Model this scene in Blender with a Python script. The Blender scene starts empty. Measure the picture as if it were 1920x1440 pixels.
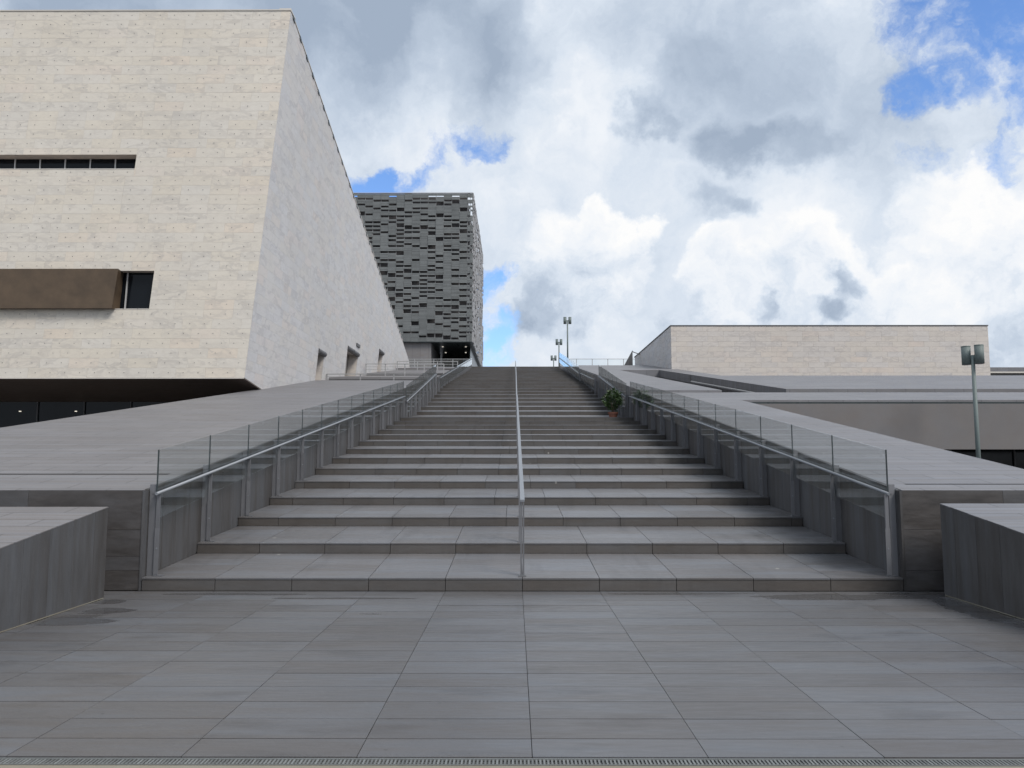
import bpy, math, random
from mathutils import Vector

random.seed(11)
scene = bpy.context.scene
COL = scene.collection

# ------------------------------------------------------------------ camera
cam_d = bpy.data.cameras.new('camera')
cam_d.sensor_width = 36.0
cam_d.lens = 36.0 * 1493 / 1920
cam_d.clip_start = 0.1
cam_d.clip_end = 6000
cam = bpy.data.objects.new('camera', cam_d)
COL.objects.link(cam)
cam.location = (0, 0, 1.67)
cam.rotation_euler = (math.radians(90) + math.atan(146 / 1493), 0, 5 / 1493)
scene.camera = cam

# ------------------------------------------------------------------ world, sun, exposure
SUN_DIR = Vector((0.62, -0.60, 0.95)).normalized()          # towards the sun
world = bpy.data.worlds.new('World')
scene.world = world
world.use_nodes = True


class NT:
    """tiny node-tree helper"""
    def __init__(self, tree):
        self.t = tree
        tree.nodes.clear()

    def n(self, kind, **kw):
        nd = self.t.nodes.new(kind)
        for k, v in kw.items():
            setattr(nd, k, v)
        return nd

    def put(self, sock, val):
        if val is None:
            return
        if hasattr(val, 'node') and hasattr(val, 'is_output'):
            self.t.links.new(val, sock)
        else:
            sock.default_value = val

    def math(self, op, a, b=None, c=None, clamp=False):
        nd = self.n('ShaderNodeMath', operation=op, use_clamp=clamp)
        self.put(nd.inputs[0], a)
        self.put(nd.inputs[1], b)
        self.put(nd.inputs[2], c)
        return nd.outputs[0]

    def vmath(self, op, a, b=None, scale=None):
        nd = self.n('ShaderNodeVectorMath', operation=op)
        self.put(nd.inputs[0], a)
        self.put(nd.inputs[1], b)
        if scale is not None:
            self.put(nd.inputs['Scale'], scale)
        return nd.outputs['Value'] if op in ('DISTANCE', 'LENGTH', 'DOT_PRODUCT') else nd.outputs['Vector']

    def noise(self, vec, scale=1.0, detail=4.0, rough=0.5, lac=2.0, dist=0.0):
        nd = self.n('ShaderNodeTexNoise')
        self.put(nd.inputs['Vector'], vec)
        nd.inputs['Scale'].default_value = scale
        nd.inputs['Detail'].default_value = detail
        nd.inputs['Roughness'].default_value = rough
        nd.inputs['Lacunarity'].default_value = lac
        nd.inputs['Distortion'].default_value = dist
        return nd

    def mr(self, v, a, b, c=0.0, d=1.0, smooth=False):
        nd = self.n('ShaderNodeMapRange')
        nd.interpolation_type = 'SMOOTHSTEP' if smooth else 'LINEAR'
        nd.clamp = True
        self.put(nd.inputs['Value'], v)
        self.put(nd.inputs['From Min'], a)
        self.put(nd.inputs['From Max'], b)
        self.put(nd.inputs['To Min'], c)
        self.put(nd.inputs['To Max'], d)
        return nd.outputs['Result']

    def mix(self, fac, a, b, blend='MIX'):
        nd = self.n('ShaderNodeMix', data_type='RGBA', blend_type=blend)
        self.put(nd.inputs['Factor'], fac)
        self.put(nd.inputs['A'] if False else nd.inputs[6], a)
        self.put(nd.inputs[7], b)
        return nd.outputs[2]


def c4(c):
    return (c[0], c[1], c[2], 1.0)


def build_world():
    W = NT(world.node_tree)
    out = W.n('ShaderNodeOutputWorld')
    bg = W.n('ShaderNodeBackground')
    bg.inputs['Strength'].default_value = 0.13
    W.t.links.new(bg.outputs[0], out.inputs['Surface'])
    sky = W.n('ShaderNodeTexSky')
    sky.sky_type = 'NISHITA'
    sky.sun_disc = False
    sky.sun_elevation = math.asin(SUN_DIR.z)
    sky.sun_rotation = math.atan2(SUN_DIR.x, SUN_DIR.y)
    sky.air_density = 1.0
    sky.dust_density = 0.6
    sky.ozone_density = 2.2
    tc = W.n('ShaderNodeTexCoord')
    d0 = tc.outputs['Generated']
    # irregular outlines: warp the direction before anything else looks at it, broadly and finely
    def offset(scale, detail, rough, amp):
        nn = W.noise(d0, scale, detail, rough)
        return W.vmath('SCALE', W.vmath('SUBTRACT', nn.outputs['Color'], (0.5, 0.5, 0.5)), scale=amp)

    warp = offset(5.0, 2.0, 0.5, 0.14)
    fine = offset(16.0, 5.0, 0.62, 0.085)
    dw = W.vmath('ADD', W.vmath('ADD', d0, warp), fine)

    def unit(az, el):
        a_, e_ = math.radians(az), math.radians(el)
        return (math.sin(a_) * math.cos(e_), math.cos(a_) * math.cos(e_), math.sin(e_))

    def blobs(table, flat=1.0, inner=0.25, outer=1.35):
        tot = None
        dwf = dw if flat == 1.0 else W.vmath('MULTIPLY', dw, (1.0, 1.0, flat))
        for az, el, r, w in table:
            v = unit(az, el)
            dist = W.vmath('DISTANCE', dwf, (v[0], v[1], v[2] * flat))
            k = W.mr(dist, r * inner, r * outer, w, 0.0, True)
            tot = k if tot is None else W.math('ADD', tot, k)
        return tot

    gaps = blobs([(30.9, 27.4, 0.100, 0.56), (34.2, 22.6, 0.085, 0.52), (27.6, 22.4, 0.050, 0.40), (-5.4, 21.4, 0.050, 0.46),
                  (-1.6, 22.6, 0.050, 0.46), (-12.8, 19.0, 0.070, 0.56), (-9.2, 19.8, 0.050, 0.46), (-1.0, 7.6, 0.055, 0.62),
                  (-0.8, 10.2, 0.050, 0.60), (-1.7, 13.2, 0.046, 0.58), (28.0, 18.9, 0.045, 0.42), (14.4, 30.6, 0.055, 0.45),
                  (32.5, 18.8, 0.040, 0.42)], 1.6)
    # broad tone of the high layer
    lift = blobs([(-5.6, 29.3, 0.110, -0.36), (-14.0, 29.4, 0.10, -0.38), (0.2, 27.0, 0.075, -0.30), (-26.8, 28.9, 0.17, -0.42),
                  (11.7, 28.4, 0.10, -0.22), (18.0, 25.7, 0.10, -0.24), (25.5, 22.6, 0.07, -0.16), (24.5, 7.0, 0.07, -0.22),
                  (-6.5, 24.6, 0.085, 0.26), (8.2, 25.2, 0.06, 0.20), (1.4, 24.8, 0.045, 0.16), (20.1, 14.5, 0.09, 0.16)])
    n_bil = W.noise(dw, 4.6, 6.0, 0.54).outputs['Fac']
    n_fine = W.noise(dw, 17.0, 6.0, 0.6).outputs['Fac']
    nb = W.math('SUBTRACT', n_bil, 0.5)
    nf = W.math('SUBTRACT', n_fine, 0.5)
    lum = W.math('ADD', 0.54, W.math('MULTIPLY', nb, 0.95))
    lum = W.math('ADD', lum, W.math('MULTIPLY', nf, 0.42))
    lum = W.math('ADD', lum, lift)
    # cumulus heads: crisp outline, bright crown, grey-blue flank
    for az, el, r, crown, base in ((4.4, 13.2, 0.100, 0.95, 0.26), (6.6, 16.0, 0.060, 1.02, 0.48),
                                   (20.5, 11.5, 0.085, 0.90, 0.44), (30.4, 13.2, 0.105, 0.98, 0.50), (33.5, 9.0, 0.085, 0.86, 0.36),
                                   (26.0, 9.5, 0.075, 0.88, 0.38), (14.2, 11.6, 0.06, 0.86, 0.42), (-14.0, 14.0, 0.09, 0.95, 0.55),
                                   (44.0, 14.0, 0.12, 1.05, 0.55), (-38.0, 15.0, 0.13, 1.0, 0.5)):
        c = unit(az, el)
        rel = W.vmath('SUBTRACT', dw, c)
        m = W.mr(W.vmath('LENGTH', rel), r * 0.80, r * 1.02, 1.0, 0.0, True)
        h = W.mr(W.vmath('DOT_PRODUCT', rel, (0.30, -0.1, 0.95)), -r, r * 0.75, base, crown)
        h = W.math('ADD', h, W.math('ADD', W.math('MULTIPLY', nf, 1.0), W.math('MULTIPLY', nb, 0.45)))
        lum = W.math('ADD', W.math('MULTIPLY', lum, W.math('SUBTRACT', 1.0, m)), W.math('MULTIPLY', h, m))
    # low ragged scud, darker and nearer
    scud = blobs([(10.2, 22.9, 0.034, 0.34), (12.2, 21.6, 0.022, 0.26), (16.2, 20.2, 0.045, 0.36), (19.4, 20.1, 0.045, 0.30),
                  (22.4, 20.6, 0.03, 0.20), (14.2, 16.2, 0.040, 0.36), (16.4, 15.8, 0.026, 0.28), (22.9, 11.9, 0.028, 0.46), (22.4, 9.8, 0.026, 0.40),
                  (22.9, 17.3, 0.017, 0.36), (11.6, 10.6, 0.032, 0.36), (17.0, 9.8, 0.026, 0.38), (2.6, 10.2, 0.045, 0.20),
                  (-30.0, 20.0, 0.06, 0.3), (42.0, 22.0, 0.05, 0.3)], 1.25, 0.35, 1.15)
    lum = W.math('SUBTRACT', lum, scud)
    cover = W.math('SUBTRACT', W.math('ADD', n_bil, 0.44), gaps)
    cover = W.math('ADD', cover, W.math('MULTIPLY', nf, 0.95))
    cmask = W.mr(cover, 0.24, 0.66, 0.0, 1.0, True)
    ramp = W.n('ShaderNodeValToRGB')
    cr = ramp.color_ramp
    cr.interpolation = 'LINEAR'
    cr.elements[0].position = 0.05
    cr.elements[0].color = (0.365, 0.445, 0.565, 1)
    cr.elements[1].position = 0.98
    cr.elements[1].color = (1.0, 1.0, 1.0, 1)
    for p_, c_ in ((0.32, (0.525, 0.61, 0.73, 1)), (0.55, (0.71, 0.785, 0.885, 1)), (0.74, (0.87, 0.91, 0.965, 1))):
        e = cr.elements.new(p_)
        e.color = c_
    W.t.links.new(lum, ramp.inputs[0])
    cl = W.vmath('SCALE', ramp.outputs[0], scale=7.6)
    col = W.mix(cmask, W.vmath('MULTIPLY', sky.outputs[0], (1.05, 1.28, 1.62)), cl)
    W.t.links.new(col, bg.inputs['Color'])


build_world()
sun_d = bpy.data.lights.new('sun', 'SUN')
sun_d.energy = 3.0
sun_d.angle = math.radians(22)
sun_d.color = (1.0, 0.95, 0.88)
sun = bpy.data.objects.new('sun', sun_d)
COL.objects.link(sun)
sun.rotation_euler = (-SUN_DIR).to_track_quat('-Z', 'Y').to_euler()
scene.view_settings.view_transform = 'Standard'
scene.view_settings.look = 'None'
scene.view_settings.exposure = 0.0
scene.view_settings.gamma = 1.0
scene.view_settings.use_curve_mapping = False
scene.render.engine = 'CYCLES'
scene.cycles.max_bounces = 5
world.cycles.sampling_method = 'MANUAL'
world.cycles.sample_map_resolution = 512
scene.cycles.diffuse_bounces = 2
scene.cycles.glossy_bounces = 3
scene.cycles.transparent_max_bounces = 24
scene.cycles.caustics_reflective = False
scene.cycles.caustics_refractive = False
scene.cycles.use_adaptive_sampling = True
scene.cycles.adaptive_threshold = 0.02

# ------------------------------------------------------------------ materials
MATS = {}


def new_mat(name):
    m = bpy.data.materials.new(name)
    m.use_nodes = True
    MATS[name] = m
    return m, NT(m.node_tree)


def principled(T, color, rough=0.5, metal=0.0, normal=None, spec=0.5):
    o = T.n('ShaderNodeOutputMaterial')
    b = T.n('ShaderNodeBsdfPrincipled')
    T.put(b.inputs['Base Color'], color)
    T.put(b.inputs['Roughness'], rough)
    T.put(b.inputs['Metallic'], metal)
    T.put(b.inputs['Specular IOR Level'], spec)
    if normal is not None:
        T.put(b.inputs['Normal'], normal)
    T.t.links.new(b.outputs[0], o.inputs['Surface'])
    return b


def piece_coords(T, stretch):
    """world position, stretched along the grain, shifted per piece"""
    pos = T.n('ShaderNodeNewGeometry').outputs['Position']
    at = T.n('ShaderNodeAttribute')
    at.attribute_name = 'rnd'
    r = at.outputs['Fac']
    off = T.n('ShaderNodeCombineXYZ')
    for i, k in enumerate((37.1, 53.7, 71.3)):
        T.put(off.inputs[i], T.math('MULTIPLY', r, k))
    v = T.vmath('MULTIPLY', pos, stretch)
    return pos, r, T.vmath('ADD', v, off.outputs[0])


def grey_stone(name, base, stretch, var=0.22, streak=0.30, rough=0.42, wet=False, joints=None, bump=0.15, spec=0.5, blotch=0.45, stain=False):
    m, T = new_mat(name)
    pos, r, v = piece_coords(T, stretch)
    n1 = T.noise(v, 1.0, 7.0, 0.62, dist=0.6).outputs['Fac']
    n2 = T.noise(v, 5.0, 5.0, 0.6).outputs['Fac']
    n3 = T.noise(pos, 0.55, 4.0, 0.6).outputs['Fac']
    g = T.noise(pos, 90.0, 2.0, 0.7).outputs['Fac']
    f = T.math('ADD', 1.0, T.math('MULTIPLY', T.math('SUBTRACT', r, 0.5), var))
    f = T.math('ADD', f, T.math('MULTIPLY', T.math('SUBTRACT', n1, 0.5), streak * 2))
    f = T.math('ADD', f, T.math('MULTIPLY', T.math('SUBTRACT', n2, 0.5), streak))
    f = T.math('ADD', f, T.math('MULTIPLY', T.math('SUBTRACT', n3, 0.5), blotch))
    f = T.math('ADD', f, T.math('MULTIPLY', T.math('SUBTRACT', g, 0.5), 0.30))
    tint = T.mix(T.mr(T.math('ADD', n1, T.math('MULTIPLY', T.math('SUBTRACT', r, 0.5), 0.25)), 0.3, 0.75),
                 c4((base[0] * 1.05, base[1] * 0.99, base[2] * 0.93)), c4((base[0] * 0.95, base[1] * 1.0, base[2] * 1.05)))
    col = T.vmath('SCALE', tint, scale=f)
    rr = T.mr(n2, 0.3, 0.7, rough - 0.08, rough + 0.12)
    if joints:
        br = T.n('ShaderNodeTexBrick')
        br.offset = 0.5
        T.put(br.inputs['Vector'], pos)
        br.inputs['Scale'].default_value = 1.0
        br.inputs['Brick Width'].default_value = joints[0]
        br.inputs['Row Height'].default_value = joints[1]
        br.inputs['Mortar Size'].default_value = joints[2]
        br.inputs['Mortar Smooth'].default_value = 0.0
        br.inputs['Color1'].default_value = (0.93, 0.93, 0.93, 1)
        br.inputs['Color2'].default_value = (1.05, 1.05, 1.05, 1)
        br.inputs['Mortar'].default_value = (0.5, 0.5, 0.5, 1)
        col = T.vmath('MULTIPLY', col, br.outputs['Color'])
    if wet:
        sx = T.n('ShaderNodeSeparateXYZ')
        T.put(sx.inputs[0], pos)
        wv = T.vmath('MULTIPLY', pos, (1.3, 6.0, 1.0))
        wn = T.noise(wv, 1.0, 4.0, 0.5).outputs['Fac']
        mask = None
        for cx, cy, rx, ry in ((4.05, 10.12, 1.15, 0.24), (5.6, 10.30, 1.1, 0.2), (-4.9, 9.75, 0.25, 0.16), (-4.6, 9.15, 0.3, 0.2),
                               (-4.75, 8.6, 0.5, 0.28), (-3.6, 10.3, 0.9, 0.10), (-2.0, 10.0, 1.0, 0.06), (-1.6, 9.0, 0.13, 0.06),
                               (2.0, 10.35, 1.0, 0.08), (5.2, 9.2, 0.25, 0.9)):
            ex = T.math('DIVIDE', T.math('SUBTRACT', sx.outputs[0], cx), rx)
            ey = T.math('DIVIDE', T.math('SUBTRACT', sx.outputs[1], cy), ry)
            dd = T.math('ADD', T.math('MULTIPLY', ex, ex), T.math('MULTIPLY', ey, ey))
            dd = T.math('ADD', dd, T.math('MULTIPLY', T.math('SUBTRACT', wn, 0.5), 2.6))
            mk = T.mr(dd, 0.75, 1.05, 1.0, 0.0)
            mask = mk if mask is None else T.math('MAXIMUM', mask, mk)
        # worn, slightly darker and smoother patches, broken up by noise
        pn = T.noise(T.vmath('MULTIPLY', pos, (0.9, 2.6, 1.0)), 1.0, 5.0, 0.55).outputs['Fac']
        patch = T.mr(pn, 0.56, 0.70, 0.0, 0.24)
        tot = T.math('MAXIMUM', T.math('MULTIPLY', mask, 0.24), patch)
        col = T.vmath('SCALE', col, scale=T.math('SUBTRACT', 1.0, tot))
        rr = T.mix(mask, rr, (0.16, 0.16, 0.16, 1))
        # tiny pale and dark specks of dirt
        sp = T.n('ShaderNodeTexVoronoi')
        T.put(sp.inputs['Vector'], pos)
        sp.inputs['Scale'].default_value = 2.6
        spm = T.mr(sp.outputs['Distance'], 0.025, 0.05, 1.0, 0.0)
        col = T.mix(T.math('MULTIPLY', spm, 0.45), col, (0.03, 0.03, 0.03, 1))
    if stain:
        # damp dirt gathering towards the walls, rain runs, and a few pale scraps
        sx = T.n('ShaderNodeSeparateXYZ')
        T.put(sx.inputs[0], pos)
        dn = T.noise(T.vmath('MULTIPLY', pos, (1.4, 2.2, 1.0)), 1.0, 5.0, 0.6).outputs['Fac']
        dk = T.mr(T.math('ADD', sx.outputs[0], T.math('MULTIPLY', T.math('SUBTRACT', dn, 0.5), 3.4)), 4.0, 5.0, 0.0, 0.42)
        dl = T.mr(T.math('ADD', sx.outputs[0], T.math('MULTIPLY', T.math('SUBTRACT', dn, 0.5), 2.0)), -4.5, -5.0, 0.0, 0.25)
        run = T.mr(T.noise(T.vmath('MULTIPLY', pos, (3.0, 0.5, 0.4)), 1.0, 4.0, 0.6).outputs['Fac'], 0.55, 0.75, 0.0, 0.22)
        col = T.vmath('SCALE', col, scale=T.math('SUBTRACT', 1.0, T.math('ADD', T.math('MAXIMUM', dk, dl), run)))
        sp = T.n('ShaderNodeTexVoronoi')
        T.put(sp.inputs['Vector'], pos)
        sp.inputs['Scale'].default_value = 1.1
        col = T.mix(T.mr(sp.outputs['Distance'], 0.022, 0.035, 0.7, 0.0), col, (0.42, 0.41, 0.38, 1))
    bp = T.n('ShaderNodeBump')
    bp.inputs['Strength'].default_value = bump
    bp.inputs['Distance'].default_value = 0.01
    T.put(bp.inputs['Height'], T.math('ADD', n2, T.math('MULTIPLY', g, 0.5)))
    principled(T, col, rr, 0.0, bp.outputs[0], spec)
    return m


G = (0.20, 0.198, 0.205)
grey_stone('paving', (0.100, 0.100, 0.106), (0.9, 5.0, 1.0), var=0.24, streak=0.22, rough=0.40, wet=True)
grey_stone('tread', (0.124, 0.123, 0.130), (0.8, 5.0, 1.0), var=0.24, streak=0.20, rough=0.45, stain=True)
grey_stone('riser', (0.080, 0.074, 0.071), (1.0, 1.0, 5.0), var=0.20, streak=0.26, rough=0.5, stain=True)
grey_stone('deck', (0.155, 0.153, 0.163), (0.22, 7.0, 1.0), var=0.08, streak=0.34, rough=0.5, joints=(1.2, 0.37, 0.009))
grey_stone('plank', (0.078, 0.078, 0.082), (4.0, 4.0, 0.5), var=0.30, streak=0.55, rough=0.6, spec=0.25, blotch=0.7)
grey_stone('slab_front', (0.066, 0.063, 0.065), (0.8, 1.0, 3.4), var=0.2, streak=0.75, rough=0.5)
grey_stone('joint', (0.035, 0.034, 0.033), (1, 1, 1), var=0.0, streak=0.1, rough=0.9)
grey_stone('plaster', (0.158, 0.148, 0.147), (0.6, 0.6, 0.6), var=0.0, streak=0.05, rough=0.8, bump=0.05, blotch=0.10)
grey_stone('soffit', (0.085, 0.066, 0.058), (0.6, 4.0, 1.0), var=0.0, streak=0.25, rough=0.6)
grey_stone('concrete', (0.215, 0.195, 0.155), (2.0, 2.0, 2.0), var=0.0, streak=0.2, rough=0.85)
grey_stone('asphalt', (0.16, 0.155, 0.15), (1, 1, 1), var=0.0, streak=0.2, rough=0.9)
grey_stone('tower_stone', (0.17, 0.165, 0.17), (1, 1, 3), var=0.1, streak=0.15, rough=0.6, joints=(1.2, 0.6, 0.012))


def marble(name, base, side=False):
    m, T = new_mat(name)
    if side:
        stretch = (1.0, 0.55, 1.15)
    else:
        stretch = (0.7, 1.0, 1.75)
    pos, r, v = piece_coords(T, stretch)
    w = T.noise(v, 1.1, 3.0, 0.5)
    wv = T.vmath('ADD', v, T.vmath('SCALE', T.vmath('SUBTRACT', w.outputs['Color'], (0.5, 0.5, 0.5)), scale=1.5))
    a = T.noise(wv, 1.2, 4.0, 0.55).outputs['Fac']
    vein = T.mr(T.math('ABSOLUTE', T.math('SUBTRACT', a, 0.5)), 0.0, 0.075, 1.0, 0.0, True)
    b = T.noise(wv, 2.6, 4.0, 0.6).outputs['Fac']
    vein2 = T.mr(T.math('ABSOLUTE', T.math('SUBTRACT', b, 0.5)), 0.0, 0.05, 1.0, 0.0, True)
    cloud = T.noise(v, 0.8, 3.0, 0.5).outputs['Fac']
    sel = T.mr(cloud, 0.36, 0.60)
    r2 = T.math('FRACT', T.math('MULTIPLY', r, 17.31))
    tint = T.mix(r, c4((base[0] * 1.015, base[1] * 0.995, base[2] * 0.965)), c4((base[0] * 0.99, base[1] * 1.0, base[2] * 1.025)))
    pink = T.mr(r2, 0.75, 1.0, 0.0, 0.42)
    tint = T.mix(pink, tint, c4((base[0] * 1.03, base[1] * 0.91, base[2] * 0.83)))
    lv = T.math('ADD', 0.965, T.math('MULTIPLY', T.math('SUBTRACT', r2, 0.5), 0.045))
    col = T.vmath('SCALE', tint, scale=lv)
    col = T.mix(T.math('MULTIPLY', T.math('MULTIPLY', vein, sel), 0.55), col, c4((base[0] * 0.66, base[1] * 0.66, base[2] * 0.69)))
    col = T.mix(T.math('MULTIPLY', vein2, 0.24), col, c4((base[0] * 0.74, base[1] * 0.72, base[2] * 0.72)))
    big = T.noise(pos, 0.16, 3.0, 0.5).outputs['Fac']
    col = T.vmath('SCALE', col, scale=T.mr(big, 0.3, 0.7, 0.955, 1.04))
    principled(T, col, 0.55, 0.0, None, 0.35)
    return m


marble('marble', (0.665, 0.622, 0.555))
marble('marble_shaded_side', (0.575, 0.568, 0.57), True)  # same stone as marble, with the cooler shaded-side tone put into its colour
marble('marble_pale', (0.59, 0.55, 0.515))


def plain(name, col, rough=0.5, metal=0.0, noise=0.12, scale=3.0, spec=0.5):
    m, T = new_mat(name)
    pos = T.n('ShaderNodeNewGeometry').outputs['Position']
    at = T.n('ShaderNodeAttribute')
    at.attribute_name = 'rnd'
    n = T.noise(pos, scale, 5.0, 0.6).outputs['Fac']
    f = T.math('ADD', 1.0, T.math('MULTIPLY', T.math('SUBTRACT', n, 0.5), noise * 2))
    f = T.math('ADD', f, T.math('MULTIPLY', T.math('SUBTRACT', at.outputs['Fac'], 0.5), noise * 2))
    c = T.vmath('SCALE', c4(col)[:3], scale=f)
    rr = T.mr(n, 0.3, 0.7, max(0.03, rough - 0.06), rough + 0.08)
    principled(T, c, rr, metal, None, spec)
    return m


plain('steel', (0.165, 0.168, 0.182), 0.55, 0.35, 0.12, 8.0)
plain('steel_bright', (0.235, 0.25, 0.275), 0.55, 0.25, 0.08, 8.0, 0.4)
plain('galvanised', (0.17, 0.18, 0.18), 0.6, 0.3, 0.25, 20.0)
plain('edge_dark', (0.03, 0.04, 0.042), 0.3)
plain('black_void', (0.012, 0.012, 0.014), 0.6)
plain('dark_glass', (0.006, 0.008, 0.011), 0.06, 0.0, 0.0, 1.0, 0.18)
plain('mullion', (0.52, 0.52, 0.52), 0.45, 0.3, 0.05)
plain('rail_grey', (0.36, 0.36, 0.365), 0.45, 0.3, 0.05)
plain('mullion_dark', (0.09, 0.09, 0.095), 0.5, 0.3, 0.05)
plain('bronze', (0.102, 0.071, 0.046), 0.5, 0.25, 0.62, 1.5)
plain('coping', (0.56, 0.53, 0.49), 0.5, 0.1, 0.05)
plain('lamp_green', (0.135, 0.165, 0.163), 0.55, 0.0, 0.06, 6.0, 0.35)
plain('louver', (0.175, 0.185, 0.186), 0.5, 0.25, 0.24, 0.8)
plain('louver_pale', (0.34, 0.335, 0.34), 0.5, 0.25, 0.24, 0.8)
plain('louver_back', (0.065, 0.060, 0.062), 0.7)
plain('terracotta', (0.23, 0.095, 0.065), 0.8, 0.0, 0.15, 12.0)
plain('soil', (0.05, 0.035, 0.025), 0.95)
plain('bark', (0.09, 0.065, 0.045), 0.9)
plain('leaf', (0.032, 0.062, 0.018), 0.4, 0.0, 0.45, 9.0)
plain('render_light', (0.48, 0.45, 0.41), 0.7, 0.0, 0.04)


def glass(name, tint, refl=1.0):
    m, T = new_mat(name)
    o = T.n('ShaderNodeOutputMaterial')
    tr = T.n('ShaderNodeBsdfTransparent')
    tr.inputs['Color'].default_value = c4(tint)
    gl = T.n('ShaderNodeBsdfGlossy')
    gl.inputs['Roughness'].default_value = 0.015
    gl.inputs['Color'].default_value = (0.95, 0.98, 1.0, 1)
    lw = T.n('ShaderNodeLayerWeight')
    lw.inputs['Blend'].default_value = 0.5
    f5 = T.math('POWER', lw.outputs['Facing'], 5.0)
    f = T.math('MULTIPLY_ADD', f5, 0.85 * refl, 0.035 * refl, clamp=True)
    mx = T.n('ShaderNodeMixShader')
    T.put(mx.inputs[0], f)
    T.t.links.new(tr.outputs[0], mx.inputs[1])
    T.t.links.new(gl.outputs[0], mx.inputs[2])
    T.t.links.new(mx.outputs[0], o.inputs['Surface'])
    return m


glass('glass', (0.955, 0.97, 0.968), 1.0)


def emit(name, col, s):
    m, T = new_mat(name)
    o = T.n('ShaderNodeOutputMaterial')
    e = T.n('ShaderNodeEmission')
    e.inputs['Color'].default_value = c4(col)
    e.inputs['Strength'].default_value = s
    T.t.links.new(e.outputs[0], o.inputs['Surface'])


emit('lit_spot', (1.0, 0.93, 0.8), 0.9)


# ------------------------------------------------------------------ mesh helpers
class MB:
    def __init__(self):
        self.v, self.f, self.r = [], [], []

    def poly(self, pts, r=0.5):
        i = len(self.v)
        self.v += [tuple(p) for p in pts]
        self.f.append(tuple(range(i, i + len(pts))))
        self.r.append(r)

    def prism(self, pts, off, r=None):
        """polygon pts extruded by off; pts must wind so that their normal points against off"""
        if r is None:
            r = random.random()
        n = len(pts)
        i = len(self.v)
        self.v += [tuple(p) for p in pts]
        self.v += [(p[0] + off[0], p[1] + off[1], p[2] + off[2]) for p in pts]
        self.f.append(tuple(range(i, i + n)))
        self.f.append(tuple(range(i + 2 * n - 1, i + n - 1, -1)))
        for k in range(n):
            k2 = (k + 1) % n
            self.f.append((i + k2, i + k, i + n + k, i + n + k2))
        self.r += [r] * (n + 2)
        return self

    def box(self, x0, x1, y0, y1, z0, z1, r=None):
        return self.prism([(x0, y0, z0), (x1, y0, z0), (x1, y0, z1), (x0, y0, z1)], (0, y1 - y0, 0), r)

    def bar(self, a, b, w, h, r=None):
        """straight bar from a to b, cross-section w (sideways) by h (upwards)"""
        a, b = Vector(a), Vector(b)
        d = (b - a).normalized()
        up = Vector((0, 0, 1)) if abs(d.z) < 0.95 else Vector((0, 1, 0))
        s = d.cross(up).normalized()
        u = s.cross(d).normalized()
        p = [a - s * w / 2 - u * h / 2, a + s * w / 2 - u * h / 2, a + s * w / 2 + u * h / 2, a - s * w / 2 + u * h / 2]
        return self.prism(p, b - a, r)

    def tube(self, a, b, r0, r1=None, n=12, r=None):
        a, b = Vector(a), Vector(b)
        r1 = r0 if r1 is None else r1
        rr = random.random() if r is None else r
        d = (b - a).normalized()
        up = Vector((0, 0, 1)) if abs(d.z) < 0.95 else Vector((0, 1, 0))
        s = d.cross(up).normalized()
        u = s.cross(d).normalized()
        i = len(self.v)
        for c, rad in ((a, r0), (b, r1)):
            for k in range(n):
                t = 2 * math.pi * k / n
                p = c + s * math.cos(t) * rad + u * math.sin(t) * rad
                self.v.append(tuple(p))
        self.f.append(tuple(range(i + n - 1, i - 1, -1)))
        self.f.append(tuple(range(i + n, i + 2 * n)))
        for k in range(n):
            k2 = (k + 1) % n
            self.f.append((i + k, i + k2, i + n + k2, i + n + k))
        self.r += [rr] * (n + 2)
        return self

    def build(self, name, mat, parent=None, smooth=False):
        me = bpy.data.meshes.new(name)
        me.from_pydata(self.v, [], self.f)
        me.validate()
        at = me.attributes.new('rnd', 'FLOAT', 'FACE')
        if len(self.r) == len(me.polygons):
            at.data.foreach_set('value', self.r)
        me.materials.append(MATS[mat])
        if smooth:
            for p in me.polygons:
                p.use_smooth = len(p.vertices) == 4
        o = bpy.data.objects.new(name, me)
        COL.objects.link(o)
        if parent is not None:
            o.parent = parent
            q = parent
            while q.parent is not None:
                q = q.parent
            if parent is q and q.type == 'EMPTY':
                o.location = -q.location
        return o


def empty(name, loc):
    o = bpy.data.objects.new(name, None)
    COL.objects.link(o)
    o.location = loc
    o.empty_display_size = 0.3
    return o


def tag(o, label, cat, group=None):
    o['label'] = label
    o['category'] = cat
    if group:
        o['group'] = group
    return o


def setting(o):
    o['kind'] = 'structure'
    return o


def stuff(o):
    o['kind'] = 'stuff'
    return o


def clip(poly, region):
    """Sutherland-Hodgman; region convex, counter-clockwise"""
    out = list(poly)
    n = len(region)
    for i in range(n):
        ax, ay = region[i]
        bx, by = region[(i + 1) % n]
        src, out = out, []
        if not src:
            return []

        def side(p):
            return (bx - ax) * (p[1] - ay) - (by - ay) * (p[0] - ax)
        for k in range(len(src)):
            p, q = src[k], src[(k + 1) % len(src)]
            sp, sq = side(p), side(q)
            if sp >= 0:
                out.append(p)
            if (sp >= 0) != (sq >= 0):
                t = sp / (sp - sq)
                out.append((p[0] + (q[0] - p[0]) * t, p[1] + (q[1] - p[1]) * t))
    res = []
    for p in out:
        if not res or abs(p[0] - res[-1][0]) + abs(p[1] - res[-1][1]) > 1e-6:
            res.append(p)
    if len(res) > 2 and abs(res[0][0] - res[-1][0]) + abs(res[0][1] - res[-1][1]) < 1e-6:
        res.pop()
    if len(res) < 3:
        return []
    ar = sum(res[i][0] * res[(i + 1) % len(res)][1] - res[(i + 1) % len(res)][0] * res[i][1] for i in range(len(res))) / 2
    return res if abs(ar) > 0.002 else []


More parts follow.
